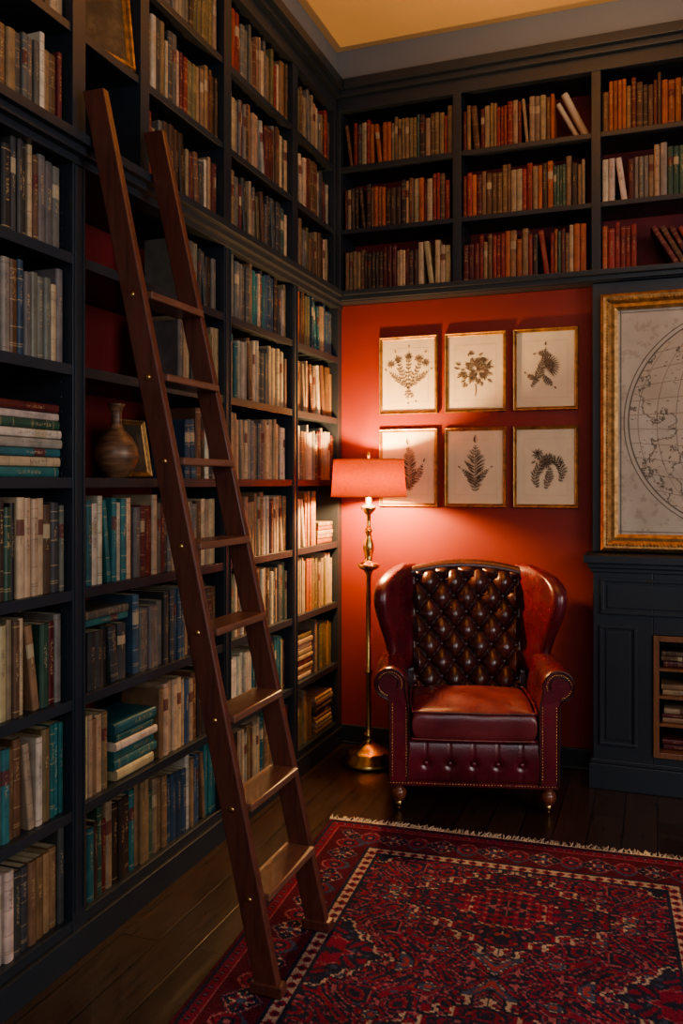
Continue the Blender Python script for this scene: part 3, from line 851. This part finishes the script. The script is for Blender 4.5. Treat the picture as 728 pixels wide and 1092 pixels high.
for i in range(5):
    m.ball((-0.20+0.10*i, -0.331, 0.215), 0.011, seg=12, rings=6, sc=(1,0.6,1))
m.obj('front_buttons', [MAT_LEATHER], parent=ch)
m = M(); rings = []
for z in (0.13,0.3,0.5,0.7,0.85,0.93,0.965,0.985):
    hw = 0.30 if z < 0.5 else 0.285; yo = 0.30+0.03*(z-0.13)
    yi = max(0.1, yb_(max(z,0.42)))+0.015
    if z > 0.95: yo -= 0.015*(z-0.95)/0.035
    rings.append([(-hw,yi,z),(0,yi,z),(hw,yi,z),(hw,yo-0.02,z),(hw-0.03,yo,z),(0,yo,z),(-hw+0.03,yo,z),(-hw,yo-0.02,z)])
m.loft(rings, 0, False); m.obj('back_shell', [MAT_LEATHER], parent=ch, bevel=0.012)
m = M()
pts = []
for k in range(25):
    x = -0.285+0.57*k/24
    pts.append((x, 0.275-0.035*(abs(x)/0.285)**2, ztop(x)-0.012-0.012*(abs(x)/0.285)**3))
m.tube(pts, [0.028+0.004*math.cos(math.pi*(k/24-.5)) for k in range(25)], 16)
m.obj('crest_roll', [MAT_LEATHER_D], parent=ch)
def wing(sg):
    m = M(); rings = []
    secs = [(0.50,0.03,0.330,0.055),(0.57,0.00,0.343,0.06),(0.63,0.015,0.348,0.062),(0.70,-0.025,0.364,0.068),(0.78,-0.075,0.386,0.074),(0.86,-0.10,0.400,0.078),
            (0.92,-0.08,0.398,0.078),(0.96,-0.025,0.380,0.072),(0.985,0.06,0.348,0.060),(0.998,0.16,0.315,0.048)]
    for z, yn, xn, th in secs:
        yi = yb_(z)+0.03; xi = 0.225
        r = th/2; rg_ = []
        cx, cy = xn, yn+r
        n1 = 6
        for k in range(n1):
            t = k/n1
            xx = xi+(cx-r*0.95-xi)*(t**0.8); yy = yi+(cy-yi)*t
            rg_.append((xx, yy))
        for k in range(7):
            a = math.pi+math.pi*k/6*1.0
            rg_.append((cx+r*math.cos(a), cy+r*math.sin(a)*1.0))
        xo, yo = 0.31, 0.30
        for k in range(1,6):
            t = k/5; rg_.append((cx+r+(xo-cx-r)*t**1.3, cy+(yo-cy)*t))
        rg_.append((xi+0.02, yo))
        ring = [(sg*x, y, z) for x, y in rg_]
        if sg < 0: ring = ring[::-1]
        rings.append(ring)
    last = rings[-1]; cxx = sum(p[0] for p in last)/len(last); cyy = sum(p[1] for p in last)/len(last)
    rings.append([(cxx+(p[0]-cxx)*0.6, cyy+(p[1]-cyy)*0.7, 1.006) for p in last])
    rings.append([(cxx+(p[0]-cxx)*0.15, cyy+(p[1]-cyy)*0.2, 1.008) for p in last])
    m.loft(rings, 0, True)
    m.obj('wing_left' if sg < 0 else 'wing_right', [MAT_LEATHER], parent=ch, subsurf=1, weld=True)
wing(-1); wing(1)
def armprof(k, lift=0):
    r = 0.070*k; cx, cz = 0.352-0.006*(1-k), 0.548+lift
    P_ = [(0.278,0.135),(0.272,0.28),(0.272,0.40),(0.276,0.47)]
    for a in (195,170,145,120,95,70,45,20,-5,-30,-55,-80):
        P_.append((cx+r*math.cos(math.radians(a)), cz+r*math.sin(math.radians(a))))
    P_ += [(0.356,0.465),(0.353,0.40),(0.352,0.28),(0.352,0.135)]
    return P_
def arm(sg):
    m = M(); rings = []
    for y, k, lf in ((-0.335,0.95,0),(-0.328,1.0,0),(-0.30,1.0,0),(-0.2,0.98,0.002),(-0.1,0.94,0.006),(0.0,0.88,0.012),(0.1,0.8,0.02),(0.2,0.7,0.03),(0.27,0.6,0.03)):
        ring = [(sg*(x-(0.02*(y-0.0)/0.27 if y>0 and x>0.3 else 0)), y, z) for x, z in armprof(k, lf)]
        if sg > 0: ring = ring[::-1]
        rings.append(ring)
    m.loft(rings, 0, True)
    m.obj('arm_left' if sg < 0 else 'arm_right', [MAT_LEATHER], parent=ch)
    pr = armprof(0.93)
    p = M(); p.tube([(sg*x, -0.337, z) for x, z in pr], 0.0045, 8)
    sp = []
    for k in range(26):
        a = math.radians(-80+k*22); rr_ = 0.058*(1-k/30)
        sp.append((sg*(0.352+rr_*math.cos(a)), -0.337, 0.548+rr_*math.sin(a)))
    p.tube(sp[:14], 0.003, 6)
    p.obj('arm_piping', [MAT_LEATHER_D], parent=ch)
    nh = M()
    pr2 = []
    for a in np.arange(200,-85,-11): pr2.append((0.352+0.050*math.cos(math.radians(a)), 0.548+0.050*math.sin(math.radians(a))))
    z = 0.46
    while z > 0.15: pr2.append((0.342,z)); pr2.append((0.284,z)); z -= 0.0125
    for x, z in pr2: nh.ball((sg*x,-0.3365,z),0.0033,seg=8,rings=4,sc=(1,0.6,1))
    y = -0.32
    while y < 0.25: nh.ball((sg*0.354,y,0.148),0.0033,seg=8,rings=4,sc=(0.6,1,1)); y += 0.0125
    nh.obj('nailheads', [MAT_BRASS], parent=ch)
arm(-1); arm(1)
m = M(); nu, nv = 90, 26; vs=[]; fs=[]
for j in range(nv+1):
    for i in range(nu+1):
        x = -0.28+0.56*i/nu; t = j/nv; z = 0.135+0.175*t
        bul = 0.018*math.sin(math.pi*t)**0.5 if 0<t<1 else 0
        for k in range(5):
            dx_ = x-(-0.20+0.10*k); dz = z-0.215
            bul -= 0.018*math.exp(-(dx_*dx_+dz*dz)/0.00035)
            bul -= 0.005*math.exp(-dx_*dx_/0.00003)*min(1,abs(dz)/0.03)*(1 if dz>0 else 0.6)
        vs.append((x,-0.322-bul,z))
for j in range(nv):
    for i in range(nu):
        a=j*(nu+1)+i; fs.append((a,a+1,a+nu+2,a+nu+1))
m.add(vs,fs,0,True)
m.box(-0.275,0.275,-0.321,0.27,0.135,0.312)
m.box(-0.352,0.352,-0.328,0.30,0.118,0.137)
m.obj('seat_base', [MAT_LEATHER], parent=ch)
nh = M(); x=-0.35
while x <= 0.35: nh.ball((x,-0.3295,0.1275),0.0033,seg=8,rings=4,sc=(1,0.6,1)); x += 0.0125
nh.obj('front_nailheads', [MAT_BRASS], parent=ch)
RX, RY, CY, ZC = 0.268, 0.245, -0.130, 0.385
def cmap(u, v):
    return RX*u*math.sqrt(1-0.07*v*v)*1.0, CY+RY*v*math.sqrt(1-0.07*u*u)
def chz(u, v, top):
    ed = ((1-abs(u)**18)*(1-abs(v)**18))
    ed = max(0, ed)**0.30
    if top:
        h = 0.058+0.036*(1-u*u)*(1-v*v)
        h += 0.0035*math.sin(7*u+3*v)*math.sin(5*v-2*u)*(1-u*u)
    else: h = 0.072
    return ZC+(1 if top else -1)*h*ed
m = M(); N = 56
for top in (True, False):
    vs = []; fs = []
    for j in range(N+1):
        for i in range(N+1):
            u = math.sin(math.pi/2*(-1+2*i/N)); v = math.sin(math.pi/2*(-1+2*j/N))
            x, y = cmap(u, v); vs.append((x, y, chz(u, v, top)))
    for j in range(N):
        for i in range(N):
            a = j*(N+1)+i; f_ = (a,a+1,a+N+2,a+N+1); fs.append(f_ if top else f_[::-1])
    m.add(vs, fs, 0, True)
m.obj('seat_cushion', [MAT_LEATHER_W], parent=ch, weld=True)
m = M()
per_ = []
for k in range(24): per_.append((-1+2*k/24,-1))
for k in range(24): per_.append((1,-1+2*k/24))
for k in range(24): per_.append((1-2*k/24,1))
for k in range(24): per_.append((-1,1-2*k/24))
for z in (0.440, 0.326):
    m.tube([(*cmap(u*0.993, v*0.993), z) for u, v in per_], 0.0055, 8, closed=True)
m.obj('cushion_piping', [MAT_LEATHER], parent=ch)
for sg in (-1,1):
    m = M()
    m.lathe([(0.001,0.018),(0.012,0.02),(0.014,0.034),(0.016,0.040),(0.029,0.055),(0.034,0.075),(0.029,0.092),(0.018,0.098),(0.024,0.106),(0.024,0.119),(0.001,0.120)], cx=sg*0.315, cy=-0.29, seg=24)
    m.obj('front_foot', [MAT_DARKWOOD], parent=ch)
    m = M()
    m.lathe([(0.001,0.018),(0.015,0.018),(0.016,0.040),(0.012,0.042),(0.001,0.043)], cx=sg*0.315, cy=-0.29, seg=20)
    m.ball((sg*0.315,-0.29,0.0135),0.0125,seg=14,rings=8,sc=(0.8,1,1))
    m.obj('brass_caster', [MAT_BRASS], parent=ch)
    m = M()
    m.loft([[(sg*0.29+a*0.016,0.275+b*0.016+0.012,0.001) for a,b in ((-1,-1),(1,-1),(1,1),(-1,1))],[(sg*0.29+a*0.024,0.262+b*0.024,0.12) for a,b in ((-1,-1),(1,-1),(1,1),(-1,1))]],0,False)
    m.obj('rear_leg', [MAT_DARKWOOD], parent=ch, bevel=0.003)

# ------------------------------------------------------------------ lights
def light(name, typ, loc, power, color, size=None, rot=None, sizey=None, target=None):
    d = bpy.data.lights.new(name, typ); d.energy = power; d.color = color
    if typ == 'AREA':
        d.size = size
        if sizey: d.shape = 'RECTANGLE'; d.size_y = sizey
    elif size: d.shadow_soft_size = size
    o = bpy.data.objects.new(name, d); col.objects.link(o); o.location = loc
    if target is not None:
        o.rotation_euler = (Vector(target)-Vector(loc)).to_track_quat('-Z','Y').to_euler()
    if rot: o.rotation_euler = rot
    return o
light('lamp_bulb_light', 'POINT', (LX, LY, 1.40), 105, (1.0,0.62,0.26), 0.03)
light('window_daylight', 'AREA', (XR-0.05,1.4,1.85), 78, (1.0,0.95,0.90), 1.9, sizey=2.0, target=(-1.6,2.0,1.0))
light('room_daylight', 'AREA', (0.9,-1.3,2.3), 34, (0.95,0.97,1.0), 2.2, sizey=1.8, target=(-1.0,2.8,0.7))
light('added_ceiling_fill', 'AREA', (-0.2,3.0,3.25), 30, (1.0,0.62,0.27), 0.9, sizey=0.9, rot=(math.pi,0,0))  # unseen warm fill added to brighten the ceiling, no fixture behind it

w = bpy.data.worlds.new('World'); scene.world = w; w.use_nodes = True
w.node_tree.nodes['Background'].inputs[0].default_value = (0.62,0.66,0.78,1)
w.node_tree.nodes['Background'].inputs[1].default_value = 0.20

# ------------------------------------------------------------------ camera
cd = bpy.data.cameras.new('camera'); cam = bpy.data.objects.new('camera', cd); col.objects.link(cam)
cam.location = (0,0,1.4); cam.rotation_euler = (math.radians(90),0,math.radians(20.3))
cd.sensor_fit = 'AUTO'; cd.sensor_width = 36; cd.lens = 910/1092*36; cd.shift_y = -31/1092
cd.clip_start = 0.05
scene.camera = cam
